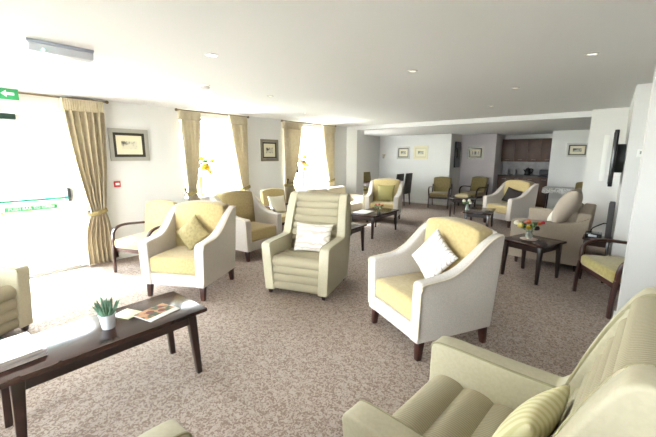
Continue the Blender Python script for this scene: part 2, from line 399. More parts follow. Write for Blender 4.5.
# ================================================================== CURTAINS
def curtain(y0, y1, ya, yb, zt, x=XL + .10, zb=.02, zb_w=(0, 0), folds=7, label='', group='beige window curtains', ztop=2.30, tie=True, sill=False):
    """hangs from y0..y1 at the rail, gathered to ya..yb at the tieback height zt"""
    t = thing('curtain', label, 'curtain', (x, (y0 + y1) / 2, 0), 0, group); oy = (y0 + y1) / 2
    rows = []; nz = 34; ny = folds * 10
    lower = (zb_w[0], zb_w[1])
    b_ = bmesh.new()
    for i in range(nz + 1):
        z = ztop - (ztop - zb) * i / nz
        if z >= zt:
            q = (ztop - z) / (ztop - zt); e = q ** 1.7
            a = y0 + (ya - y0) * e; b = y1 + (yb - y1) * e
        else:
            q = min(1, (zt - z) / .45); e = 1 - (1 - q) ** 2
            a = ya + (lower[0] - ya) * e; b = yb + (lower[1] - yb) * e
        amp = .036 + .012 * math.sin(q * 3.1)
        row = []
        for j in range(ny + 1):
            u = j / ny; ph = u * folds * 2 * math.pi
            row.append(b_.verts.new((amp * math.sin(ph) + .006 * math.sin(ph * 2.3 + z * 2), a + (b - a) * u + .012 * math.cos(ph) - oy, z)))
        rows.append(row)
    for r0, r1 in zip(rows, rows[1:]):
        for j in range(ny): b_.faces.new((r0[j], r0[j + 1], r1[j + 1], r1[j]))
    o = obj('drape', b_, CURT, t, 60)
    h = bmesh.new()   # gathered heading band
    rows = []
    for z in (ztop + .03, ztop - .04, ztop - .12):
        rows.append([h.verts.new((.032 + .016 * abs(math.sin(k / 8 * math.pi * folds / 2)) * (1 if z < ztop else .6), y0 + (y1 - y0) * k / 48 - oy, z)) for k in range(49)])
    for r0, r1 in zip(rows, rows[1:]):
        for j in range(48): h.faces.new((r0[j], r0[j + 1], r1[j + 1], r1[j]))
    ret = bmesh.ops.extrude_face_region(h, geom=h.faces[:]); bmesh.ops.translate(h, vec=(-.07, 0, 0), verts=[v for v in ret['geom'] if isinstance(v, bmesh.types.BMVert)])
    obj('pleated_heading', h, CURT, t, 60)
    if tie:
        k = bmesh.new(); pts = [((.055) * math.cos(a) , (ya + yb) / 2 - oy + ((yb - ya) / 2 + .025) * math.sin(a), zt + .03 * math.sin(a)) for a in [2 * math.pi * i / 24 for i in range(25)]]
        add(k, tube(pts, .014, .06, side=(1, 0, 0))); obj('tieback', k, CURTD, t)
    return t
curtain(1.43, 1.92, 1.62, 1.80, .78, zb_w=(1.5, 1.86), label='tied-back beige curtain beside the glazed door', folds=6)
curtain(3.05, 3.42, 3.12, 3.26, .95, zb_w=(3.08, 3.36), label='left curtain of the window behind the front tub armchairs', folds=5)
curtain(4.02, 4.42, 4.24, 4.42, .95, zb_w=(4.1, 4.46), label='right curtain of the window behind the front tub armchairs', folds=5)
curtain(5.42, 6.0, 5.45, 5.68, .95, zb_w=(5.42, 5.8), label='left curtain of the window behind the beige sofa', folds=6)
curtain(6.72, 7.22, 6.98, 7.2, .95, zb_w=(6.9, 7.24), label='right curtain of the window behind the beige sofa', folds=6)
def rail(y0, y1, label):
    t = thing('curtain_rail', label, 'curtain rail', (XL + .1, (y0 + y1) / 2, 2.335)); L = (y1 - y0) / 2
    b_ = bmesh.new(); add(b_, tube([(0, -L, 0), (0, L, 0)], .011, n=10)); obj('rod', b_, mat('antique_brass', (120, 105, 80), .35, metal=1), t)
    for s in (-1, 1):
        obj('finial', blob((0, s * L, 0), .024, 2), mat('antique_brass', (120, 105, 80)), t)
        obj('bracket', bb(-.1, 0, s * (L - .06) - .008, s * (L - .06) + .008, -.008, .008), mat('antique_brass', (120, 105, 80)), t)
rail(-.75, 1.98, 'thin brass curtain rail above the glazed door')
rail(3.0, 4.47, 'thin brass curtain rail above the window nearest the picture pair')
rail(5.38, 7.27, 'thin brass curtain rail above the window behind the sofa')
bpy.data.objects['curtain_rail.001']['label'] = 'thin brass curtain rail above the window behind the front tub armchairs'
def holdback(y, z, label):
    b_ = bmesh.new(); add(b_, tube([(0, 0, 0), (.14, -.05, .05), (.2, -.09, .14)], [.012, .016, .02]))
    tag(obj('curtain_holdback', b_, REDW, None, loc=(XL, y, z)), label, 'curtain holdback', 'curtain holdbacks')
holdback(3.1, .90, 'dark wooden holdback at the curtain behind the front tub armchairs')
holdback(5.52, .93, 'dark wooden holdback at the curtain behind the sofa')

# ================================================================== CEILING FITTINGS, WALL FITTINGS
t = thing('emergency_light', 'long surface-mounted emergency light on the ceiling at upper left', 'ceiling light', (-3.22, .85, CZ), -3)
b_ = bmesh.new(); add(b_, bb(-.06, .06, -.2, .2, -.02, 0, .004)); obj('base_plate', b_, mat('grey_blue_plastic', (178, 184, 198), .4), t)
b_ = bmesh.new(); add(b_, prism([(-.055, -.02), (.055, -.02), (.04, -.075), (-.04, -.075)], 'y', -.195, .195, .01)); obj('diffuser', b_, mat('light_diffuser', (205, 208, 216), .25), t)
b_ = bmesh.new(); add(b_, blob((.045, -.11, -.06), .008, 1)); obj('indicator', b_, mat('green_led', (120, 255, 180), .4, emit=((120, 255, 190), 3)), t)
t = thing('smoke_detector', 'round white smoke detector on the ceiling', 'smoke detector', (-3.68, 2.3, CZ))
b_ = bmesh.new(); add(b_, lathe([(0, 0), (.055, 0), (.055, -.015), (.0, -.016)], 24)); obj('mounting_base', b_, WHITE, t)
b_ = bmesh.new(); add(b_, lathe([(.045, -.015), (.05, -.03), (.035, -.045), (0, -.048)], 24)); obj('sensor_cap', b_, mat('grey_cap', (190, 185, 185), .5), t)
dl = thing('downlight', 'recessed ceiling downlight nearest the smoke detector', 'downlight', (-2.57, 1.68, CZ), 0, 'recessed ceiling downlights')
b_ = bmesh.new(); add(b_, lathe([(.032, -.001), (.034, -.006), (.045, -.005), (.047, 0), (.032, 0)], 24)); obj('trim_ring', b_, CHROME, dl)
b_ = bmesh.new(); add(b_, lathe([(0, -.002), (.033, -.002)], 24)); obj('lamp', b_, mat('downlight_lamp', (200, 196, 186), .3, emit=((255, 245, 225), .35)), dl)
for x, y, lb in ((-4.52, 1.76, 'ceiling downlight above the picture by the glazed door'), (-1.57, 3.18, 'ceiling downlight above the centre of the seating'),
                 (-.23, 3.56, 'ceiling downlight nearest the right wall'), (-1.0, 4.71, 'ceiling downlight above the flower side table'), (-3.66, 3.25, 'ceiling downlight just beyond the smoke detector'),
                 (-4.57, 4.9, 'ceiling downlight in front of the second window'), (-1.63, 6.13, 'ceiling downlight just before the ceiling step')):
    dup(dl, (x, y, CZ), 0, lb)
b_ = bmesh.new(); add(b_, box((0, 0, 0), (.022, .09, .09), .006)); t = tag(obj('fire_call_point', b_, mat('alarm_red', (190, 40, 45), .4), None, loc=(XL + .012, 2.03, 1.16)), 'small red fire alarm call point below the first picture', 'fire alarm')
b_ = bmesh.new(); add(b_, bb(.0115, .014, -.028, .028, -.015, .02, .001)); obj('call_window', b_, SWH, t)
b_ = bmesh.new(); add(b_, box((0, 0, 0), (.085, .025, .085), .006)); t = tag(obj('thermostat', b_, WHITE, None, loc=(.235, 5.346, 1.61)), 'small white thermostat on the right-hand wall', 'thermostat')
b_ = bmesh.new(); add(b_, bb(-.022, .022, -.016, -.012, -.01, .025, .001)); obj('display', b_, mat('lcd_grey', (150, 160, 150), .3), t)

# pictures
def ring_bm(w, h, fw, d, y0=0):
    """mitred picture moulding in the XZ plane, front towards -Y"""
    b_ = bmesh.new(); prof = [(0, 0), (0, -d), (fw * .35, -d * 1.0), (fw, -d * .55), (fw, 0)]
    rings = []
    for cx, cz in ((-1, -1), (1, -1), (1, 1), (-1, 1)):
        rings.append([b_.verts.new((cx * (w / 2 - o), y + y0, cz * (h / 2 - o))) for o, y in prof])
    for i in range(4):
        a, b = rings[i], rings[(i + 1) % 4]
        for k in range(5): b_.faces.new((a[k], a[(k + 1) % 5], b[(k + 1) % 5], b[k]))
    return b_
SILV = mat('silver_frame', (176, 174, 164), .3, metal=.3); BRZ = mat('dark_inner_frame', (52, 46, 34), .4); MOUNT = mat('cream_mount', (225, 218, 190), .7)
def sketch_mat(name, dark, light, sc, lo, hi): return mat(name, dark, .7, noise=(sc, light, lo, hi))
def picture(loc, rz, w, h, label, style, group):
    t = thing('framed_picture', label, 'picture', loc, rz, group)
    fr, inn, art = style
    obj('frame', ring_bm(w, h, w * .11, .03), fr, t)
    obj('inner_frame', ring_bm(w * .80, h * .75, w * .07, .018), inn, t)
    b_ = bmesh.new(); add(b_, bb(-w * .34, w * .34, -.008, -.001, -h * .31, h * .31)); obj('mount', b_, MOUNT, t)
    b_ = bmesh.new(); add(b_, bb(-w * .2, w * .2, -.010, -.008, -h * .13, h * .12))
    obj('drawing', b_, art, t)
a1 = sketch_mat('pencil_landscape', (80, 76, 66), (214, 208, 185), 9, .38, .5)
a2 = sketch_mat('pencil_group', (60, 56, 48), (205, 198, 175), 14, .4, .52)
a3 = sketch_mat('dark_landscape', (70, 74, 62), (180, 178, 160), 10, .42, .55)
picture((XL + .001, 2.26, 1.745), 90, .56, .48, 'silver framed sketch on the wall between the glazed door and the first window', (SILV, BRZ, a1), 'framed pictures')
picture((XL + .001, 5.08, 1.70), 90, .48, .46, 'bronze framed drawing on the wall between the two windows', (mat('bronze_grey_frame', (140, 130, 112), .35, metal=.5), BRZ, a2), 'framed pictures')
picture((-6.599, 9.27, 1.68), 90, .44, .45, 'framed picture on the far left wall above the dining chairs', (SILV, BRZ, a3), 'framed pictures')
picture((-5.645, 10.999, 1.69), 0, .48, .42, 'dark silver framed picture left of the pair on the far wall', (SILV, BRZ, a3), 'framed pictures')
picture((-5.01, 10.999, 1.69), 0, .50, .43, 'pale cream framed picture right of the pair on the far wall', (mat('pale_gold_frame', (222, 212, 180), .4), mat('pale_inner_frame', (200, 195, 165), .5), a3), 'framed pictures')
picture((-3.56, 11.999, 1.68), 0, .50, .40, 'black and silver framed picture in the recess beside the kitchen', (SILV, BLACK, mat('streaked_print', (50, 48, 46), .5, stripes=('X', 9, (225, 222, 215), .3))), 'framed pictures')
picture((-.81, 11.699, 1.74), 0, .50, .38, 'framed picture with bright mirrored sides right of the kitchen', (mat('bright_silver_frame', (176, 174, 165), .35, metal=.2), BRZ, a3), 'framed pictures')

# wall light far left
t = thing('wall_sconce', 'small metal wall light in the far left corner', 'wall light', (-6.42, 10.99, 1.54))
b_ = bmesh.new(); add(b_, box((0, 0, 0), (.07, .02, .09), .005)); add(b_, tube([(0, 0, 0), (0, -.08, 0), (.07, -.1, .02)], .01)); obj('bracket', b_, CHROME, t)
b_ = bmesh.new(); add(b_, lathe([(.03, -.05), (.06, .05), (.055, .05), (.028, -.045)], 16, (.07, -.1, .05))); obj('shade', b_, mat('sconce_shade', (190, 180, 160), .5), t)

# narrow black screen on the recess reveal
t = thing('wall_screen', 'tall black wall panel at the edge of the recess', 'screen', (-4.0, 11.5, 1.62))
b_ = bmesh.new(); add(b_, box((.03, 0, 0), (.05, .45, .82), .01)); obj('casing', b_, BLACK, t)
b_ = bmesh.new(); add(b_, bb(.055, .058, -.2, .2, -.38, .38)); obj('glass', b_, mat('black_glass', (8, 8, 10), .08), t)
b_ = bmesh.new(); add(b_, bb(-.018, .006, -.1, .1, -.1, .1)); obj('bracket', b_, DGREY, t)

# television
t = thing('television', 'black flat-screen television on the right-hand wall seen edge-on', 'television', (.1, 6.0, 1.55))
b_ = bmesh.new(); add(b_, box((-.11, 0, 0), (.045, 1.12, .68), .01)); obj('casing', b_, BLACK, t)
b_ = bmesh.new(); add(b_, bb(-.1365, -.132, -.53, .53, -.31, .31)); obj('screen', b_, mat('black_glass', (8, 8, 10), .08), t)
b_ = bmesh.new(); add(b_, bb(-.09, -.002, -.2, .2, -.18, .18, .01)); add(b_, bb(-.06, -.002, -.32, .32, -.04, .04)); obj('wall_bracket', b_, DGREY, t)
b_ = bmesh.new(); add(b_, bb(-.035, .035, -.014, 0, 0, .78, .003)); tag(obj('cable_trunking', b_, WHITE, None, loc=(-.14, 7.7, 1.15)), 'thin white cable cover on the wall beside the television', 'cable cover')

# ================================================================== FURNITURE BUILDERS
def legs4(t, wx, wy, h, w0, w1, m, splay=.02, cy=0):
    for sx in (-1, 1):
        for sy in (-1, 1):
            b_ = taper_box(sx * wx, cy + sy * wy, 0, h, w0, w1, sx * splay * .3, sy * splay, .004); obj('leg', b_, m, t)
def tub_chair(label, loc, rz, body=None, inner=None, group='cream and yellow tub armchairs', wide=1.0):
    body = body or CREAM; inner = inner or YEL
    t = thing('tub_armchair', label, 'armchair', loc, rz, group)
    top = smooth([(-.385, .615), (-.36, .645), (-.26, .655), (-.12, .67), (.0, .72), (.12, .81), (.22, .895), (.31, .95), (.375, .965)], 5)
    outl = [(-.385, .155)] + top + [(.415, .95), (.40, .60), (.375, .155)]
    hw = .385 * wide
    for s in (-1, 1):
        b_ = prism(outl, 'x', 0, .105, .022, 3, 40)
        for v in b_.verts:
            k = v.co.x / .105 if s > 0 else 1 - v.co.x / .105   # 0 inner .. 1 outer
            y, z = v.co.y, v.co.z
            flare = .03 * max(0, (z - .2)) / .7
            thick = .105 * (1 - .35 * max(0, min(1, (y + .1) / .4)))
            v.co.x = s * (hw - .01 + flare - (1 - k) * thick)
        obj('arm', b_, body, t, 50)
        pp = [(s * (hw - .003 + .03 * max(0, z - .2) / .7), y - .0 + (.012 if i == 0 else 0), z - .006) for i, (y, z) in enumerate(top)]
        b_ = bmesh.new(); add(b_, tube([(s * (hw - .008), -.381, .2), (s * (hw + .005), -.381, .58)] + pp, .007, n=6)); obj('piping', b_, CREAM2, t)
    # back shell and inner back
    def arch(w, z0, zs, zc, n=10): return [(-w, z0)] + [(w * math.sin((i / n * 2 - 1) * math.pi / 2), zs + (zc - zs) * math.cos((i / n * 2 - 1) * math.pi / 2)) for i in range(n + 1)] + [(w, z0)]
    b_ = prism(arch(hw - .04, .155, .955, 1.0), 'y', .345, .40, .018)
    for v in b_.verts: v.co.y += .03 * (v.co.z - .5) 
    obj('back_shell', b_, body, t, 50)
    b_ = prism(arch(hw - .055, .34, .965, 1.025), 'y', .20, .355, .035, 4)
    for v in b_.verts: v.co.y += .11 * (v.co.z - .75) + (-.035 * math.cos(v.co.x / hw * 1.4) if v.co.y < .28 else 0)
    obj('backrest', b_, inner, t, 60)
    b_ = bmesh.new(); add(b_, box((0, -.07, .375), ((hw - .09) * 2, .60, .175), .035, 4))
    for v in b_.verts:
        if v.co.z > .42: v.co.z += .02 * math.cos(v.co.x / hw * 1.5)
    obj('seat_cushion', b_, inner, t, 60)
    b_ = bmesh.new(); add(b_, bb(-hw + .08, hw - .08, -.375, .36, .155, .29, .012)); obj('front_rail', b_, body, t)
    legs4(t, hw - .055, .325, .165, .042, .06, REDW if body is CREAM else DARKW, .015)
    return t

def ribs(P0, P1, n, amp, seg=6):
    """n outward bulges on the straight line P0->P1 (2D y,z); outward = left normal of direction"""
    P0 = Vector(P0); P1 = Vector(P1); d = P1 - P0; nn = Vector((-d.y, d.x)).normalized(); out = []
    for i in range(n):
        for k in range(seg + 1):
            if k == 0 and i > 0: continue
            t = (i + k / seg) / n; out.append(tuple(P0 + d * t + nn * amp * math.sin(math.pi * k / seg) ** .6))
    return out
def wing_chair(label, loc, rz, group='striped khaki wing armchairs'):
    t = thing('wing_armchair', label, 'armchair', loc, rz, group)
    hw = .385
    # sides: low arm at the front flowing up into the wing
    top = smooth([(-.405, .57), (-.385, .60), (-.30, .61), (-.05, .61), (.12, .615)], 4) + smooth([(.145, .645), (.19, .80), (.245, .96), (.295, 1.07), (.33, 1.11), (.40, 1.12)], 4)
    outl = [(-.395, .05)] + top + [(.45, 1.08), (.42, .7), (.36, .05)]
    for s in (-1, 1):
        b_ = prism(outl, 'x', 0, .115, .03, 4, 40)
        for v in b_.verts:
            k = v.co.x / .115 if s > 0 else 1 - v.co.x / .115
            z = v.co.z; w = .115; off = .035 * min(1, max(0, (z - .05)) / .55) - .06 * max(0, z - .62)
            v.co.x = s * (hw + off - (1 - k) * w)
        obj('arm', b_, KHAKI, t, 50)
        pp = [(s * (hw + (.035 * min(1, (z - .05) / .55) - .06 * max(0, z - .62)) - .108), y, z - .004) for y, z in top]
        b_ = bmesh.new(); add(b_, tube(pp, .006, n=6)); obj('piping', b_, mat('khaki_piping', (150, 143, 112), .6), t)
    # fluted seat: front face and top, then the fluted back
    fr = ribs((-.36, .43), (-.36, .06), 4, -.022)[::-1]
    tp = ribs((-.36, .43), (.17, .405), 4, .022)
    out = [(q[0], q[1]) for q in fr] + tp[1:] + [(.17, .06)]
    b_ = prism(out, 'x', -hw + .085, hw - .085, 0); obj('seat', b_, STRIPE, t, 60)
    bk = ribs((.14, .42), (.325, 1.10), 8, .026)
    out = bk + [(.365, 1.125), (.43, 1.10), (.38, .4)]
    b_ = prism(out, 'x', -hw + .075, hw - .075, 0)
    for v in b_.verts:
        if v.co.z > .62: v.co.x *= 1 - .11 * (v.co.z - .62)
    obj('backrest', b_, STRIPEZ, t, 60)
    b_ = prism([(.33, .05), (.365, .5), (.41, 1.115), (.445, 1.09), (.415, .7), (.365, .05)], 'x', -hw + .06, hw - .06, .01)
    for v in b_.verts:
        if v.co.z > .62: v.co.x *= 1 - .11 * (v.co.z - .62)
    obj('back_shell', b_, KHAKI, t, 50)
    for sx in (-1, 1):
        for y in (-.35, .32):
            b_ = bmesh.new(); add(b_, taper_box(sx * (hw - .05), y, 0, .06, .035, .05)); obj('leg', b_, DARKW, t)
    return t

def showwood(label, loc, rz, fabric=None, wood=None, group='open wooden-armed armchairs'):
    fabric = fabric or OLIVE; wood = wood or DARKW
    t = thing('open_armchair', label, 'armchair', loc, rz, group)
    w = .285
    for s in (-1, 1):
        x = s * w
        b_ = bmesh.new(); add(b_, tube(smooth([(x, -.35, 0), (x, -.345, .2), (x, -.325, .38)], 5), .032, [.034 + .014 * i / 10 for i in range(11)], side=(1, 0, 0))); obj('leg', b_, wood, t)
        b_ = bmesh.new(); add(b_, tube(smooth([(x, .34, 0), (x, .27, .22), (x, .245, .42), (x, .29, .70)], 5), .032, .045, side=(1, 0, 0))); obj('leg', b_, wood, t)
        p = smooth([(x, -.325, .37), (x * 1.03, -.325, .48), (x * 1.06, -.30, .56), (x * 1.08, -.22, .615), (x * 1.08, -.10, .63), (x * 1.06, .08, .615), (x * 1.02, .22, .60), (x, .275, .585)], 5)
        b_ = bmesh.new(); add(b_, tube(p, .045, .032, side=(1, 0, 0))); obj('arm', b_, wood, t)
    b_ = bmesh.new(); add(b_, bb(-w + .01, w - .01, -.325, -.295, .29, .355, .004)); add(b_, bb(-w + .01, w - .01, .225, .25, .29, .355, .004))
    for s in (-1, 1): add(b_, bb(s * w - .013, s * w + .013, -.30, .24, .29, .355, .004))
    obj('seat_rail', b_, wood, t)
    b_ = prism([(-.27, -.34), (.27, -.34), (.255, .23), (-.255, .23)], 'z', .345, .465, .035, 4)
    for v in b_.verts:
        if v.co.z > .40: v.co.z += .025 * math.cos(v.co.x * 5) * math.cos(v.co.y * 4.5)
        if v.co.y < -.2: v.co.y -= .03 * math.cos(v.co.x * 5)
    obj('seat', b_, fabric, t, 60)
    n = 10; w2 = .262
    out = [(-.24, .44), (-w2, .70)] + [(w2 * math.sin((i / n * 2 - 1) * math.pi / 2), .89 + .045 * math.cos((i / n * 2 - 1) * math.pi / 2)) for i in range(n + 1)] + [(w2, .70), (.24, .44)]
    b_ = prism(out, 'y', .17, .26, .03, 4)
    for v in b_.verts: v.co.y += .20 * (v.co.z - .5) + (-.02 * math.cos(v.co.x * 5) if v.co.y < .21 else 0)
    obj('backrest', b_, fabric, t, 60)
    return t

def table(name, label, loc, rz, L, Wd, h, top=.028, leg0=.032, leg1=.055, splay=.02, inset=.06, m=None, group=None, cat='coffee table'):
    t = thing(name, label, cat, loc, rz, group); m = m or DARKW
    b_ = bmesh.new(); add(b_, bb(-Wd / 2, Wd / 2, -L / 2, L / 2, h - top, h, .005)); obj('tabletop', b_, TABLEW, t)
    ix, iy = inset if isinstance(inset, tuple) else (inset, inset)
    x, y = Wd / 2 - ix, L / 2 - iy; b_ = bmesh.new()
    for s in (-1, 1): add(b_, bb(s * x - .012, s * x + .012, -y, y, h - top - .075, h - top)); add(b_, bb(-x, x, s * y - .012, s * y + .012, h - top - .075, h - top))
    obj('apron', b_, m, t)
    for sx in (-1, 1):
        for sy in (-1, 1): obj('leg', taper_box(sx * x, sy * y, 0, h - top, leg0, leg1, sx * splay * .3, sy * splay), m, t)
    return t

# ================================================================== SEATING
tub_chair('cream and yellow tub armchair with an olive diamond-set cushion, behind the near coffee table', (-3.81, 2.06, 0), 28)
tub_chair('large cream and yellow tub armchair holding a white leaf-pattern cushion, centre right', (-1.16, 2.82, 0), -28)
tub_chair('cream and yellow tub armchair facing right under the first window', (-4.50, 3.44, 0), 95)
tub_chair('tub armchair with a yellow-green cushion in front of the far dining table', (-4.27, 7.40, 0), 19.5)
tub_chair('tub armchair with a dark brown cushion in front of the kitchen', (-1.80, 8.86, 0), -28)
wing_chair('striped khaki wing armchair with a swirl cushion in the middle of the room', (-2.76, 3.0, 0), 18.7)
wing_chair('striped wing armchair filling the lower right corner, nearest the viewer', (-.235, 1.33, 0), -95)
wing_chair('striped wing armchair cut off by the left edge beside the coffee table', (-4.17, .05, 0), 119)
wing_chair('khaki wing armchair of which only an arm tip shows at the bottom edge', (-.775, .13, 0), 180)
showwood('yellow open-armed chair between the door curtain and the front tub armchair', (-5.02, 2.10, 0), 22, YEL, REDW)
showwood('olive open-armed mahogany chair set in the niche at the right wall', (.28, 4.70, 0), -63, mat('bright_olive_cloth', (164, 150, 88), .85, noise=(35, (148, 134, 74), .35, .65), bump=(200, .5), sheen=.3), REDW)
showwood('yellow open-armed chair holding a white cushion beside the second window', (-5.0, 4.62, 0), 80, YEL, DARKW)
showwood('olive open-armed chair against the far wall, left of the recess', (-4.1, 10.56, 0), 12)
showwood('olive open-armed chair in the recess beside the kitchen', (-3.34, 11.40, 0), -16)
showwood('olive open-armed chair by the cloth-covered table right of the kitchen', (-.5, 10.68, 0), -12)

# sofa on the right
def sofa(label, loc, rz, L, D, seats, arm_h, back_h, m, mat_leg, group='beige two-seat sofas'):
    t = thing('sofa', label, 'sofa', loc, rz, group)
    for s in (-1, 1):
        b_ = prism(smooth([(-D / 2, arm_h - .03), (-D / 2 + .04, arm_h), (0, arm_h), (D / 2 - .2, arm_h + .01), (D / 2, back_h - .06)], 4) + [(D / 2 - .03, .1), (-D / 2, .1)], 'x', s * (L / 2 - .15), s * L / 2, .03, 4)
        obj('arm', b_, m, t, 50)
    b_ = bmesh.new(); add(b_, bb(-L / 2 + .14, L / 2 - .14, -D / 2 + .02, D / 2 - .05, .1, .3, .02)); obj('base_rail', b_, m, t)
    b_ = prism([(D / 2 - .24, .28), (D / 2 - .14, back_h), (D / 2 + .02, back_h - .01), (D / 2 - .03, .1), (D / 2 - .2, .1)], 'x', -L / 2 + .13, L / 2 - .13, .03, 4); obj('backrest', b_, m, t, 50)
    sw = (L - .30) / seats
    for k in range(seats):
        cx = -L / 2 + .15 + sw * (k + .5)
        b_ = bmesh.new(); add(b_, box((cx, -.09, .38), (sw - .01, D - .2, .17), .045, 4)); obj('seat_cushion', b_, m, t, 60)
        b_ = bmesh.new(); add(b_, box((cx, D / 2 - .25, .64), (sw - .02, .17, .40), .07, 5, (-14, 0, 0))); obj('back_cushion', b_, m, t, 60)
    for sx in (-1, 1):
        for sy in (-1, 1): obj('leg', taper_box(sx * (L / 2 - .08), sy * (D / 2 - .1), 0, .11, .035, .05), mat_leg, t)
    return t
sofa('beige two-seat sofa on the right, its arm behind the flower table', (-.62, 6.42, 0), -90, 1.56, .93, 2, .66, .82, SOFA, DARKW)
sofa('beige sofa standing under the second window at the left wall', (-5.08, 6.38, 0), 90, 1.7, .82, 2, .62, .80, mat('pale_beige_weave', (196, 184, 160), .85, bump=(250, .5)), DARKW)

# ================================================================== CUSHIONS
def pattern_mat(name, c1, c2, kind='wave', sc=10, dist=6):
    m = bpy.data.materials.new(name); m.use_nodes = True; n = m.node_tree.nodes; l = m.node_tree.links; p = n['Principled BSDF']; p.inputs['Roughness'].default_value = .8
    t = n.new('ShaderNodeTexCoord'); w = n.new('ShaderNodeTexWave'); w.wave_type = 'RINGS' if kind == 'rings' else 'BANDS'
    w.inputs['Scale'].default_value = sc; w.inputs['Distortion'].default_value = dist; w.inputs['Detail'].default_value = 1; w.inputs['Detail Scale'].default_value = 1.5
    l.new(t.outputs['Object'], w.inputs['Vector']); r = n.new('ShaderNodeValToRGB'); l.new(w.outputs['Fac'], r.inputs[0])
    r.color_ramp.elements[0].position = .1; r.color_ramp.elements[1].position = .35
    r.color_ramp.elements[0].color = s2l(c2); r.color_ramp.elements[1].color = s2l(c1); l.new(r.outputs[0], p.inputs['Base Color']); return m
LEAF = pattern_mat('leaf_pattern_cloth', (228, 222, 218), (182, 174, 168), 'bands', 9, 6)
SWIRL = pattern_mat('swirl_pattern_cloth', (216, 207, 196), (188, 176, 164), 'rings', 7, 4)
STRC = mat('yellow_stripe_cloth', (220, 213, 174), .8, stripes=('X', 30, (204, 196, 146), .3))
def cushion(label, chair, loc, tilt, m, w=.42, h=.42, t=.15, spin=0, yaw=0):
    """loc is local to the chair, front of the chair = -Y"""
    b_ = pillow(w, h, t); xf(b_, TR((0, 0, 0), (0, spin, 0)))
    o = obj('scatter_cushion', b_, m, None, 80)
    Mx = Matrix.Translation(chair.location) @ chair.rotation_euler.to_matrix().to_4x4() @ TR(loc, (tilt, 0, yaw))
    o.location = Mx.to_translation(); o.rotation_euler = Mx.to_euler()
    return tag(o, label, 'cushion', 'scatter cushions')
O = bpy.data.objects
TC = [O['tub_armchair']] + [O['tub_armchair.%03d' % i] for i in range(1, 5)]
WC = [O['wing_armchair']] + [O['wing_armchair.%03d' % i] for i in range(1, 4)]
O['open_armchair.001'].scale = (1.25, 1, 1); O['wing_armchair.001'].scale = (1, 1.1, 1)
OC = [O['open_armchair']] + [O['open_armchair.%03d' % i] for i in range(1, 6)]
cushion('olive cushion set on its corner in the front left tub armchair', TC[0], (0, .06, .665), -20, mat('olive_cushion', (150, 136, 92), .8, noise=(30, (135, 120, 80), .4, .6)), .33, .33, .12, 45)
cushion('white cushion with grey fern pattern in the large centre right tub armchair', TC[1], (-.02, .06, .70), -22, LEAF, .37, .37, .13, 33, 6)
cushion('yellow-green cushion in the tub armchair before the dining table', TC[3], (.02, .08, .68), -18, mat('lime_cushion', (140, 130, 78), .8), .42, .42, .14)
cushion('dark brown cushion in the tub armchair before the kitchen', TC[4], (.02, .06, .66), -20, mat('brown_cushion', (42, 32, 28), .8), .42, .36, .13, 12)
cushion('pale rectangular cushion with a swirl pattern in the central wing armchair', WC[0], (.04, .045, .60), -18, SWIRL, .49, .36, .13)
cushion('pale yellow striped cushion in the nearest lower right wing armchair', WC[1], (-.03, .085, .56), -26, STRC, .35, .35, .13, 0, -8)
cushion('white cushion on the yellow chair beside the second window', OC[2], (0, .10, .63), -18, mat('white_cushion', (232, 226, 210), .8), .38, .36, .13)
SR = O['sofa']
c_ = cushion('large beige cushion leaning at the near end of the right-hand sofa', SR, (.44, .17, .86), -24, mat('sofa_cushion_cloth', (178, 165, 149), .8), .56, .56, .27)
cushion('small white cushion at the far end of the right-hand sofa', SR, (-.42, -.05, .60), -30, mat('white_cushion', (232, 226, 210)), .38, .34, .13, 0, 10)

# ================================================================== TABLES AND THINGS ON THEM
T1 = table('coffee_table', 'long dark coffee table in the left foreground', (-2.41, .69, 0), 0, 1.14, .50, .50, leg0=.036, leg1=.058, inset=(.06, .10), splay=.03, group='dark coffee tables')
T1z = .501
table('coffee_table', 'long dark coffee table holding red flowers in front of the far tub armchair', (-3.73, 6.08, 0), 3, 1.12, .6, .45, group='dark coffee tables')
table('side_table', 'square dark side table just behind the central wing armchair', (-3.34, 4.5, 0), 3, .56, .56, .46, group='dark side tables', cat='side table')
table('side_table', 'square dark side table with a flower vase in front of the right-hand sofa', (-.71, 5.11, 0), -20, .56, .56, .5, group='dark side tables', cat='side table')
table('side_table', 'dark side table holding a cream bundle in front of the recess', (-2.95, 9.2, 0), 8, .6, .62, .5, group='dark side tables', cat='side table')
table('coffee_table', 'low dark table with white flowers behind the large centre right armchair', (-2.15, 7.85, 0), 8, .9, .55, .42, group='dark coffee tables')

# succulent
t = thing('potted_succulent', 'spiky green succulent in a white pot on the near coffee table', 'plant', (-2.38, .695, T1z))
b_ = bmesh.new(); add(b_, lathe([(0, 0), (.034, 0), (.036, .004), (.046, .085), (.05, .09), (.05, .095), (.044, .095), (.042, .08), (0, .08)], 24)); obj('pot', b_, mat('white_ceramic', (225, 226, 232), .3), t)
b_ = bmesh.new()
for k in range(34):
    a = random.uniform(0, 6.28); tl = random.uniform(.08, .62) if k > 6 else random.uniform(0, .15); L = random.uniform(.07, .125)
    d = Vector((math.cos(a) * math.sin(tl), math.sin(a) * math.sin(tl), math.cos(tl)))
    p0 = Vector((math.cos(a) * .018, math.sin(a) * .018, .075)); add(b_, tube([p0, p0 + d * L * .4, p0 + d * L * .8 + Vector((0, 0, .008)), p0 + d * L + Vector((0, 0, .015))], [.006, .0085, .005, .001], n=5))
obj('leaves', b_, PALEGREEN, t)
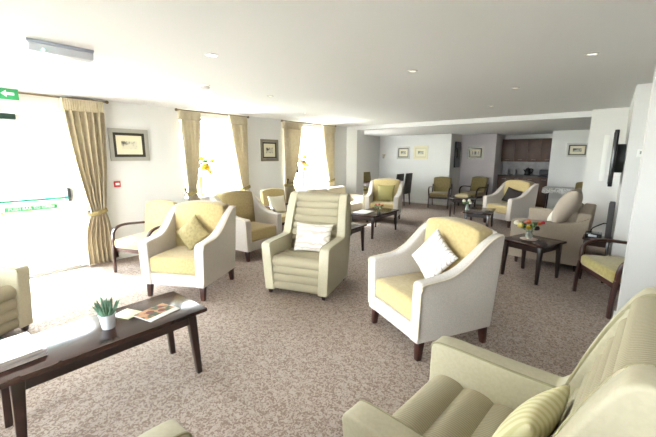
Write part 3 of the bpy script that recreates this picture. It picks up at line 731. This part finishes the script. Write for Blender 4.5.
# card, magazine, book stack
b_ = bmesh.new(); add(b_, bb(-.075, .075, -.06, .06, 0, .006, .001)); tag(obj('drinks_coaster', b_, mat('pale_green_card', (222, 226, 190), .5), None, loc=(-2.49, .85, T1z), rot=(0, 0, R(20))), 'pale green square card on the near coffee table', 'card')
t = thing('magazine', 'open-fronted magazine with a colour photo on the near coffee table', 'magazine', (-2.36, .99, T1z), 12)
b_ = bmesh.new(); add(b_, bb(-.095, .095, -.115, .115, 0, .006, .001)); obj('pages', b_, mat('paper_white', (235, 232, 225), .45), t)
b_ = bmesh.new(); add(b_, bb(-.093, .05, -.111, .111, .006, .0072)); obj('cover_photo', b_, mat('magazine_photo', (200, 150, 110), .35, noise=(16, (60, 80, 50), .45, .56)), t)
for x, y, r in ((-.03, -.03, .028), (.01, .03, .024), (-.05, .06, .02)): obj('printed_spot', lathe([(0, .0072), (r, .0072), (r, .0078), (0, .0078)], 12, (x, y, 0)), mat('magazine_red', (120, 50, 45), .4), t)
for k, (w, l, h, rz, c) in enumerate(((.30, .24, .018, 4, (225, 222, 225)), (.29, .23, .014, 8, (206, 196, 200)), (.30, .22, .016, 3, (236, 232, 232)))):
    t = thing('booklet', ('bottom', 'middle', 'top')[k] + ' white booklet of the stack at the left end of the coffee table', 'book', (-2.44, .235, T1z + sum((.018, .014, .016)[:k])), rz, 'stacked white booklets')
    b_ = bmesh.new(); add(b_, bb(-w / 2 + .003, w / 2 - .003, -l / 2 + .003, l / 2 - .003, .002, h - .002)); obj('pages', b_, mat('page_edges', (215, 205, 200), .7), t)
    b_ = bmesh.new(); add(b_, bb(-w / 2, w / 2, -l / 2, l / 2, 0, .002)); add(b_, bb(-w / 2, w / 2, -l / 2, l / 2, h - .002, h)); add(b_, bb(-w / 2, -w / 2 + .002, -l / 2, l / 2, 0, h)); obj('cover', b_, mat('booklet_cover_%d' % k, c, .35), t)

def flowers(label, loc, vase, stems, leaf_n=10, spread=.1, group=None, vm=None, name='flower_vase', seed=1):
    """vase = lathe profile; stems = list of (colour material, radius, (dx,dy,dz))"""
    rnd = random.Random(seed)
    t = thing(name, label, 'vase of flowers', loc, 0, group)
    b_ = lathe(vase, 20); obj('vase', b_, vm or mat('vase_glass', (205, 215, 205), .1, alpha=.45), t)
    st = bmesh.new()
    for m, r, p in stems: add(st, tube([(0, 0, .02), (p[0] * .3, p[1] * .3, p[2] * .6), (p[0], p[1], p[2] - r * .4)], .003, n=5))
    obj('stems', st, FOL, t)
    for m, r, p in stems:
        b_ = bmesh.new()
        add(b_, blob(p, r * .5, 2))
        for ring, n, tl in ((1, 6, .5), (2, 9, 1.1), (3, 9, 1.6)):
            for k in range(n):
                a = 6.28 * k / n + ring; d = Vector((math.cos(a) * math.sin(tl), math.sin(a) * math.sin(tl), math.cos(tl)))
                q = blob((0, 0, 0), r * .42, 1, (1, .35, 1)); xf(q, Matrix.Translation(Vector(p) + d * r * .55) @ d.to_track_quat('Y', 'Z').to_matrix().to_4x4()); add(b_, q)
        obj('bloom', b_, m, t, 80)
    b_ = bmesh.new(); zt = max(s[2][2] for s in stems)
    for k in range(leaf_n):
        a = rnd.uniform(0, 6.28); q = blob((0, 0, 0), rnd.uniform(.25, .4) * spread, 1, (1, .12, .5))
        xf(q, TR((math.cos(a) * spread * .7, math.sin(a) * spread * .7, zt * rnd.uniform(.68, .95)), (rnd.uniform(-50, 50), rnd.uniform(-50, 50), rnd.uniform(0, 360)))); add(b_, q)
    obj('leaves', b_, FOL, t, 80)
    return t
PYD = mat('deep_yellow_petal', (205, 165, 30), .7)
PY_ = mat('yellow_petal', (222, 190, 50), .6); PO = mat('orange_petal', (226, 110, 60), .6); PR = mat('red_petal', (185, 30, 45), .6); PWH = mat('white_petal', (240, 236, 220), .6)
PPK = mat('pink_petal', (225, 140, 130), .6); PLY = mat('pale_yellow_petal', (240, 224, 130), .6); PDK = mat('dark_purple_petal', (60, 34, 52), .6)
round_v = [(0, 0), (.03, 0), (.042, .02), (.045, .05), (.03, .085), (.036, .10), (.033, .10), (.027, .085), (.04, .05), (.037, .02), (0, .006)]
flowers('vase of orange, yellow and white flowers on the side table before the right-hand sofa', (-.76, 5.12, .508), round_v,
        [(PLY, .055, (-.10, -.06, .17)), (PWH, .05, (-.16, .0, .19)), (PO, .045, (-.02, .03, .21)), (PO, .04, (.10, .03, .20)), (PY_, .05, (.0, -.07, .16)), (PDK, .045, (.09, -.05, .15)), (PR, .035, (.14, .02, .22)), (PPK, .04, (-.06, .08, .19))], 14, .12)
b_ = lathe([(0, 0), (.10, 0), (.105, .003), (0, .005)], 28); tag(obj('lace_doily', b_, mat('doily_pink', (226, 205, 195), .8), None, loc=(-.76, 5.12, .5005)), 'round pale doily under the flower vase on the right', 'doily')
flowers('small vase of red flowers on the coffee table before the far tub armchair', (-3.45, 5.78, .451), [(0, 0), (.03, 0), (.034, .01), (.03, .07), (.027, .07), (.028, .012), (0, .006)],
        [(PR, .028, (-.07, 0, .19)), (PR, .03, (0, .02, .20)), (PR, .028, (.07, 0, .19)), (PWH, .03, (-.03, -.03, .14)), (PWH, .026, (.04, -.02, .13))], 16, .10, vm=mat('dark_vase', (60, 65, 60), .2))
flowers('small vase of white flowers on the low table behind the centre right armchair', (-2.38, 7.7, .421), [(0, 0), (.03, 0), (.036, .03), (.024, .10), (.03, .12), (.026, .12), (.02, .10), (.03, .03), (0, .006)],
        [(PWH, .05, (-.07, 0, .19)), (PWH, .05, (.03, .03, .20)), (PWH, .045, (.08, -.03, .16))], 12, .10)
tall = [(0, 0), (.045, 0), (.05, .01), (.032, .12), (.045, .30), (.06, .36), (.055, .36), (.04, .30), (.027, .12), (.04, .012), (0, .01)]
flowers('tall vase of yellow flowers on the sill of the first window', (XL - .09, 3.46, .846), tall,
        [(PYD, .12, (.02, -.08, .56)), (PYD, .12, (.04, .10, .52)), (PYD, .08, (.03, .02, .68)), (PYD, .07, (.02, .26, .64)), (PYD, .06, (.03, .2, .44))], 16, .2, vm=mat('pale_yellow_vase', (200, 188, 110), .3), group='window sill vases')
flowers('tall vase of pink and yellow flowers on the sill of the second window', (XL - .09, 6.22, .846), tall,
        [(PPK, .12, (.03, -.15, .62)), (PYD, .11, (.04, .0, .56)), (PYD, .09, (.02, .05, .70)), (PYD, .07, (.03, .02, .42)), (PYD, .06, (.02, .14, .5))], 14, .18, vm=mat('pale_yellow_vase', (225, 215, 150)), group='window sill vases', seed=4)
t = thing('photo_frame', 'small white photo frame standing on the second window sill', 'photo frame', (XL - .06, 6.62, .846), 90)
b_ = ring_bm(.16, .22, .02, .012); xf(b_, TR((0, 0, .115), (-8, 0, 0))); obj('frame', b_, WHITE, t)
b_ = bmesh.new(); add(b_, box((0, -.002, .115), (.14, .004, .2), 0, 1, (-8, 0, 0))); obj('photo', b_, mat('pale_photo', (200, 210, 215), .4), t)
t = thing('table_lamp', 'small black-shaded lamp on the second window sill', 'lamp', (XL - .07, 5.97, .846))
b_ = lathe([(0, 0), (.05, 0), (.05, .012), (.012, .025), (.009, .40), (0, .40)], 16); obj('base', b_, CHROME, t)
b_ = lathe([(.04, .50), (.075, .34), (.07, .34), (.035, .495)], 20); obj('lamp_shade', b_, BLACK, t)

# papers on the far coffee table
b_ = bmesh.new(); add(b_, bb(-.15, .15, -.21, .21, 0, .01, .002)); tag(obj('newspaper', b_, mat('newsprint', (225, 222, 214), .7), None, loc=(-3.85, 5.86, .451), rot=(0, 0, R(8))), 'white newspaper on the coffee table with red flowers', 'newspaper')
# cream bundle on the far side table
b_ = pillow(.36, .26, .12, 10); xf(b_, TR((0, 0, .06), (90, 0, 0))); tag(obj('folded_cloth', b_, mat('cream_bundle_cloth', (200, 186, 150), .8), None, loc=(-2.95, 9.15, .50)), 'cream cloth bundle on the side table before the recess', 'cloth')

# board behind the door curtain
b_ = bmesh.new(); add(b_, box((0, 0, .40), (.02, .2, .80), .004)); tag(obj('wooden_board', b_, mat('brown_board', (70, 50, 34), .5), None, loc=(XL + .032, 1.84, .03), rot=(R(10), 0, 0)), 'brown wooden board leaning behind the door curtain', 'board')

# small table by the television with player, speaker, cable
t = table('media_table', 'small dark table with a black player squeezed between sofa and right wall', (-.06, 5.495, 0), 0, .24, .29, .56, inset=.03, leg0=.028, leg1=.035, splay=0, cat='table')
t = thing('media_player', 'black media player with a pale label beside the right-hand sofa', 'media player', (-.10, 5.49, .561))
b_ = bmesh.new(); add(b_, bb(-.085, .085, -.09, .09, .004, .055, .004)); obj('casing', b_, BLACK, t)
b_ = bmesh.new(); add(b_, bb(-.05, .035, -.092, -.0895, .015, .042)); obj('label_panel', b_, mat('pale_label', (190, 195, 205), .4), t)
t = thing('loudspeaker', 'tall thin dark loudspeaker below the television', 'speaker', (.045, 5.49, .561))
b_ = bmesh.new(); add(b_, bb(-.028, .028, -.09, .09, 0, .46, .008)); obj('cabinet', b_, mat('speaker_grey', (58, 54, 54), .6), t)
b_ = bmesh.new(); add(b_, bb(-.034, -.027, -.08, .08, .02, .44, .003)); obj('grille', b_, mat('speaker_cloth', (38, 36, 38), .9), t)
b_ = bmesh.new(); add(b_, tube(smooth([(-.13, 5.49, .617), (-.12, 5.48, .67), (-.06, 5.47, .72), (-.01, 5.47, .75), (.012, 5.47, .75)], 5), .007)); tag(obj('cable', b_, BLACK), 'short black cable arching from the player to the speaker', 'cable')

# ================================================================== DINING AREA
t = table('dining_table', 'dark dining table in the far left corner', (-5.88, 9.85, 0), 0, 1.5, .8, .75, leg0=.05, leg1=.06, splay=0, cat='dining table')
def dining(label, loc, rz, fab, group='high-backed dining chairs'):
    t = thing('dining_chair', label, 'chair', loc, rz, group)
    b_ = bmesh.new(); add(b_, box((0, 0, .43), (.44, .44, .11), .02)); obj('seat', b_, fab, t)
    b_ = prism([(.15, .45), (.24, 1.04), (.27, 1.04), (.22, .38)], 'x', -.22, .22, .015); obj('backrest', b_, fab, t)
    for sx in (-1, 1):
        for sy in (-1, 1): obj('leg', taper_box(sx * .19, sy * .18, 0, .39, .03, .042, 0, sy * .03), DARKW, t)
    return t
BR = mat('dark_brown_leather', (44, 34, 28), .45); OLC = mat('dining_olive', (140, 128, 84), .8)
dining('dark brown high-backed dining chair, the nearer one at the right of the dining table', (-5.28, 9.66, 0), -90, BR)
dining('dark brown high-backed dining chair, the farther one at the right of the dining table', (-5.28, 10.25, 0), -90, BR)
dining('olive high-backed dining chair, the nearer one against the far left wall', (-6.3, 9.5, 0), 90, OLC)
dining('olive high-backed dining chair, the farther one against the far left wall', (-6.3, 10.1, 0), 90, OLC)
b_ = lathe([(0, 0), (.06, 0), (.14, .06), (.135, .06), (.055, .01), (0, .01)], 20)
t = tag(obj('fruit_bowl', b_, mat('amber_bowl', (235, 190, 90), .4), None, loc=(-6.05, 9.95, .751)), 'yellow bowl on the far dining table', 'bowl')
b_ = bmesh.new(); add(b_, bb(-.16, .16, -.11, .11, 0, .07, .01)); tag(obj('cutlery_box', b_, BLACK, None, loc=(-5.7, 10.15, .751)), 'black box on the far dining table', 'box')

# cloth-covered table right of the kitchen
t = table('buffet_table', 'dark table under a white lace cloth right of the kitchen', (-1.0, 11.33, 0), 90, .82, .5, .72, cat='table')
b_ = bmesh.new(); rows = []
L, Dp = .44, .29
loop = []
for k in range(120):
    u = k / 120 * 2 * (2 * L + 2 * Dp)
    if u < 2 * L: p = (-L + u, -Dp)
    elif u < 2 * L + 2 * Dp: p = (L, -Dp + u - 2 * L)
    elif u < 4 * L + 2 * Dp: p = (L - (u - 2 * L - 2 * Dp), Dp)
    else: p = (-L, Dp - (u - 4 * L - 2 * Dp))
    loop.append(p)
r0 = [b_.verts.new((p[0], p[1], 0)) for p in loop]
r1 = [b_.verts.new((p[0] * (1.015 + .02 * math.sin(k * .9)), p[1] * (1.02 + .03 * math.sin(k * .9)), -.12 - .03 * abs(math.sin(k * .42)))) for k, p in enumerate(loop)]
b_.faces.new(r0)
for k in range(120): b_.faces.new((r0[k], r0[(k + 1) % 120], r1[(k + 1) % 120], r1[k]))
tag(obj('tablecloth', b_, mat('white_lace', (222, 220, 220), .8, noise=(40, (170, 166, 166), .5, .6)), None, 60, (-1.0, 11.33, .728)), 'white lace cloth on the table right of the kitchen', 'tablecloth')

# ================================================================== KITCHEN
KW = mat('walnut_door', (88, 60, 46), .45, noise=(5, (74, 49, 37), .35, .65)); KH = CHROME
def cabinet(kind, label, x0, x1, z0, z1, y0, y1, group):
    t = thing(kind, label, 'kitchen cabinet', ((x0 + x1) / 2, (y0 + y1) / 2, z0), 0, group)
    w, dd, h = x1 - x0, y1 - y0, z1 - z0
    b_ = bmesh.new(); add(b_, bb(-w / 2, w / 2, -dd / 2 + .02, dd / 2, 0, h)); obj('carcass', b_, KW, t)
    b_ = bmesh.new(); add(b_, bb(-w / 2 + .004, w / 2 - .004, -dd / 2, -dd / 2 + .019, .004, h - .004, .003)); dr = obj('door', b_, KW, t)
    b_ = bmesh.new(); zz = .06 if kind == 'wall_cabinet' else h - .08; add(b_, tube([(-.06, -dd / 2 - .02, zz), (.06, -dd / 2 - .02, zz)], .005)); 
    for s in (-.055, .055): add(b_, tube([(s, -dd / 2, zz), (s, -dd / 2 - .02, zz)], .004))
    obj('handle', b_, KH, dr)
pos = ('leftmost', 'second from the left', 'third from the left', 'rightmost')
xs = [-2.94 + i * .3775 for i in range(5)]
for k in range(4):
    cabinet('wall_cabinet', pos[k] + ' of the dark kitchen wall cabinets', xs[k], xs[k + 1], 1.40, 2.12, 12.75, 13.1, 'kitchen wall cabinets')
    cabinet('base_cabinet', pos[k] + ' of the dark kitchen base cabinets', xs[k], xs[k + 1], .1, .93, 12.5, 13.1, 'kitchen base cabinets')
b_ = bmesh.new(); add(b_, bb(-2.94, -1.43, 12.47, 13.1, .93, .97, .004)); tag(obj('worktop', b_, mat('black_worktop', (26, 24, 24), .3)), 'black worktop running across the kitchen', 'worktop')
b_ = bmesh.new(); add(b_, bb(-2.94, -1.43, 13.085, 13.1, .97, 1.40)); struct('trim_3', b_, mat('grey_tile', (150, 146, 146), .4, noise=(8, (135, 131, 132), .4, .6)))
b_ = bmesh.new(); add(b_, bb(-2.94, -1.43, 12.55, 12.62, 0, .1)); struct('trim_4', b_, KW)
t = thing('kettle', 'dark kettle on the kitchen worktop', 'kettle', (-2.12, 12.75, .97))
b_ = lathe([(0, 0), (.09, 0), (.095, .02), (.07, .19), (.05, .22), (0, .23)], 20); add(b_, blob((0, 0, .24), .018, 1)); obj('body', b_, BLACK, t)
b_ = bmesh.new(); add(b_, tube(smooth([(.06, 0, .2), (.13, 0, .19), (.14, 0, .12), (.085, 0, .06)], 4), .011)); obj('handle', b_, BLACK, t)
b_ = bmesh.new(); add(b_, tube([(-.07, 0, .12), (-.12, 0, .18)], [.022, .012])); obj('spout', b_, BLACK, t)
can = lathe([(0, 0), (.05, 0), (.05, .14), (.046, .145), (.046, .17), (.012, .172), (.012, .19), (0, .19)], 18)
c0 = tag(obj('canister', can, mat('grey_canister', (120, 116, 116), .35), None, loc=(-2.72, 12.8, .97)), 'grey canister at the left end of the kitchen worktop', 'canister', 'kitchen canisters')
c1 = c0.copy(); COL.objects.link(c1); c1.location = (-2.5, 12.8, .97); c1['label'] = 'grey canister nearer the kettle on the kitchen worktop'
t = thing('toaster', 'dark toaster at the right end of the kitchen worktop', 'toaster', (-1.66, 12.75, .97))
b_ = bmesh.new(); add(b_, box((0, 0, .1), (.26, .16, .17), .03)); obj('body', b_, DGREY, t)
for y in (-.022, .022): obj('slot', bb(-.09, .09, y - .007, y + .007, .182, .188), BLACK, t)
b_ = bmesh.new(); add(b_, bb(.125, .15, -.02, .02, .11, .13, .004)); obj('lever', b_, BLACK, t)
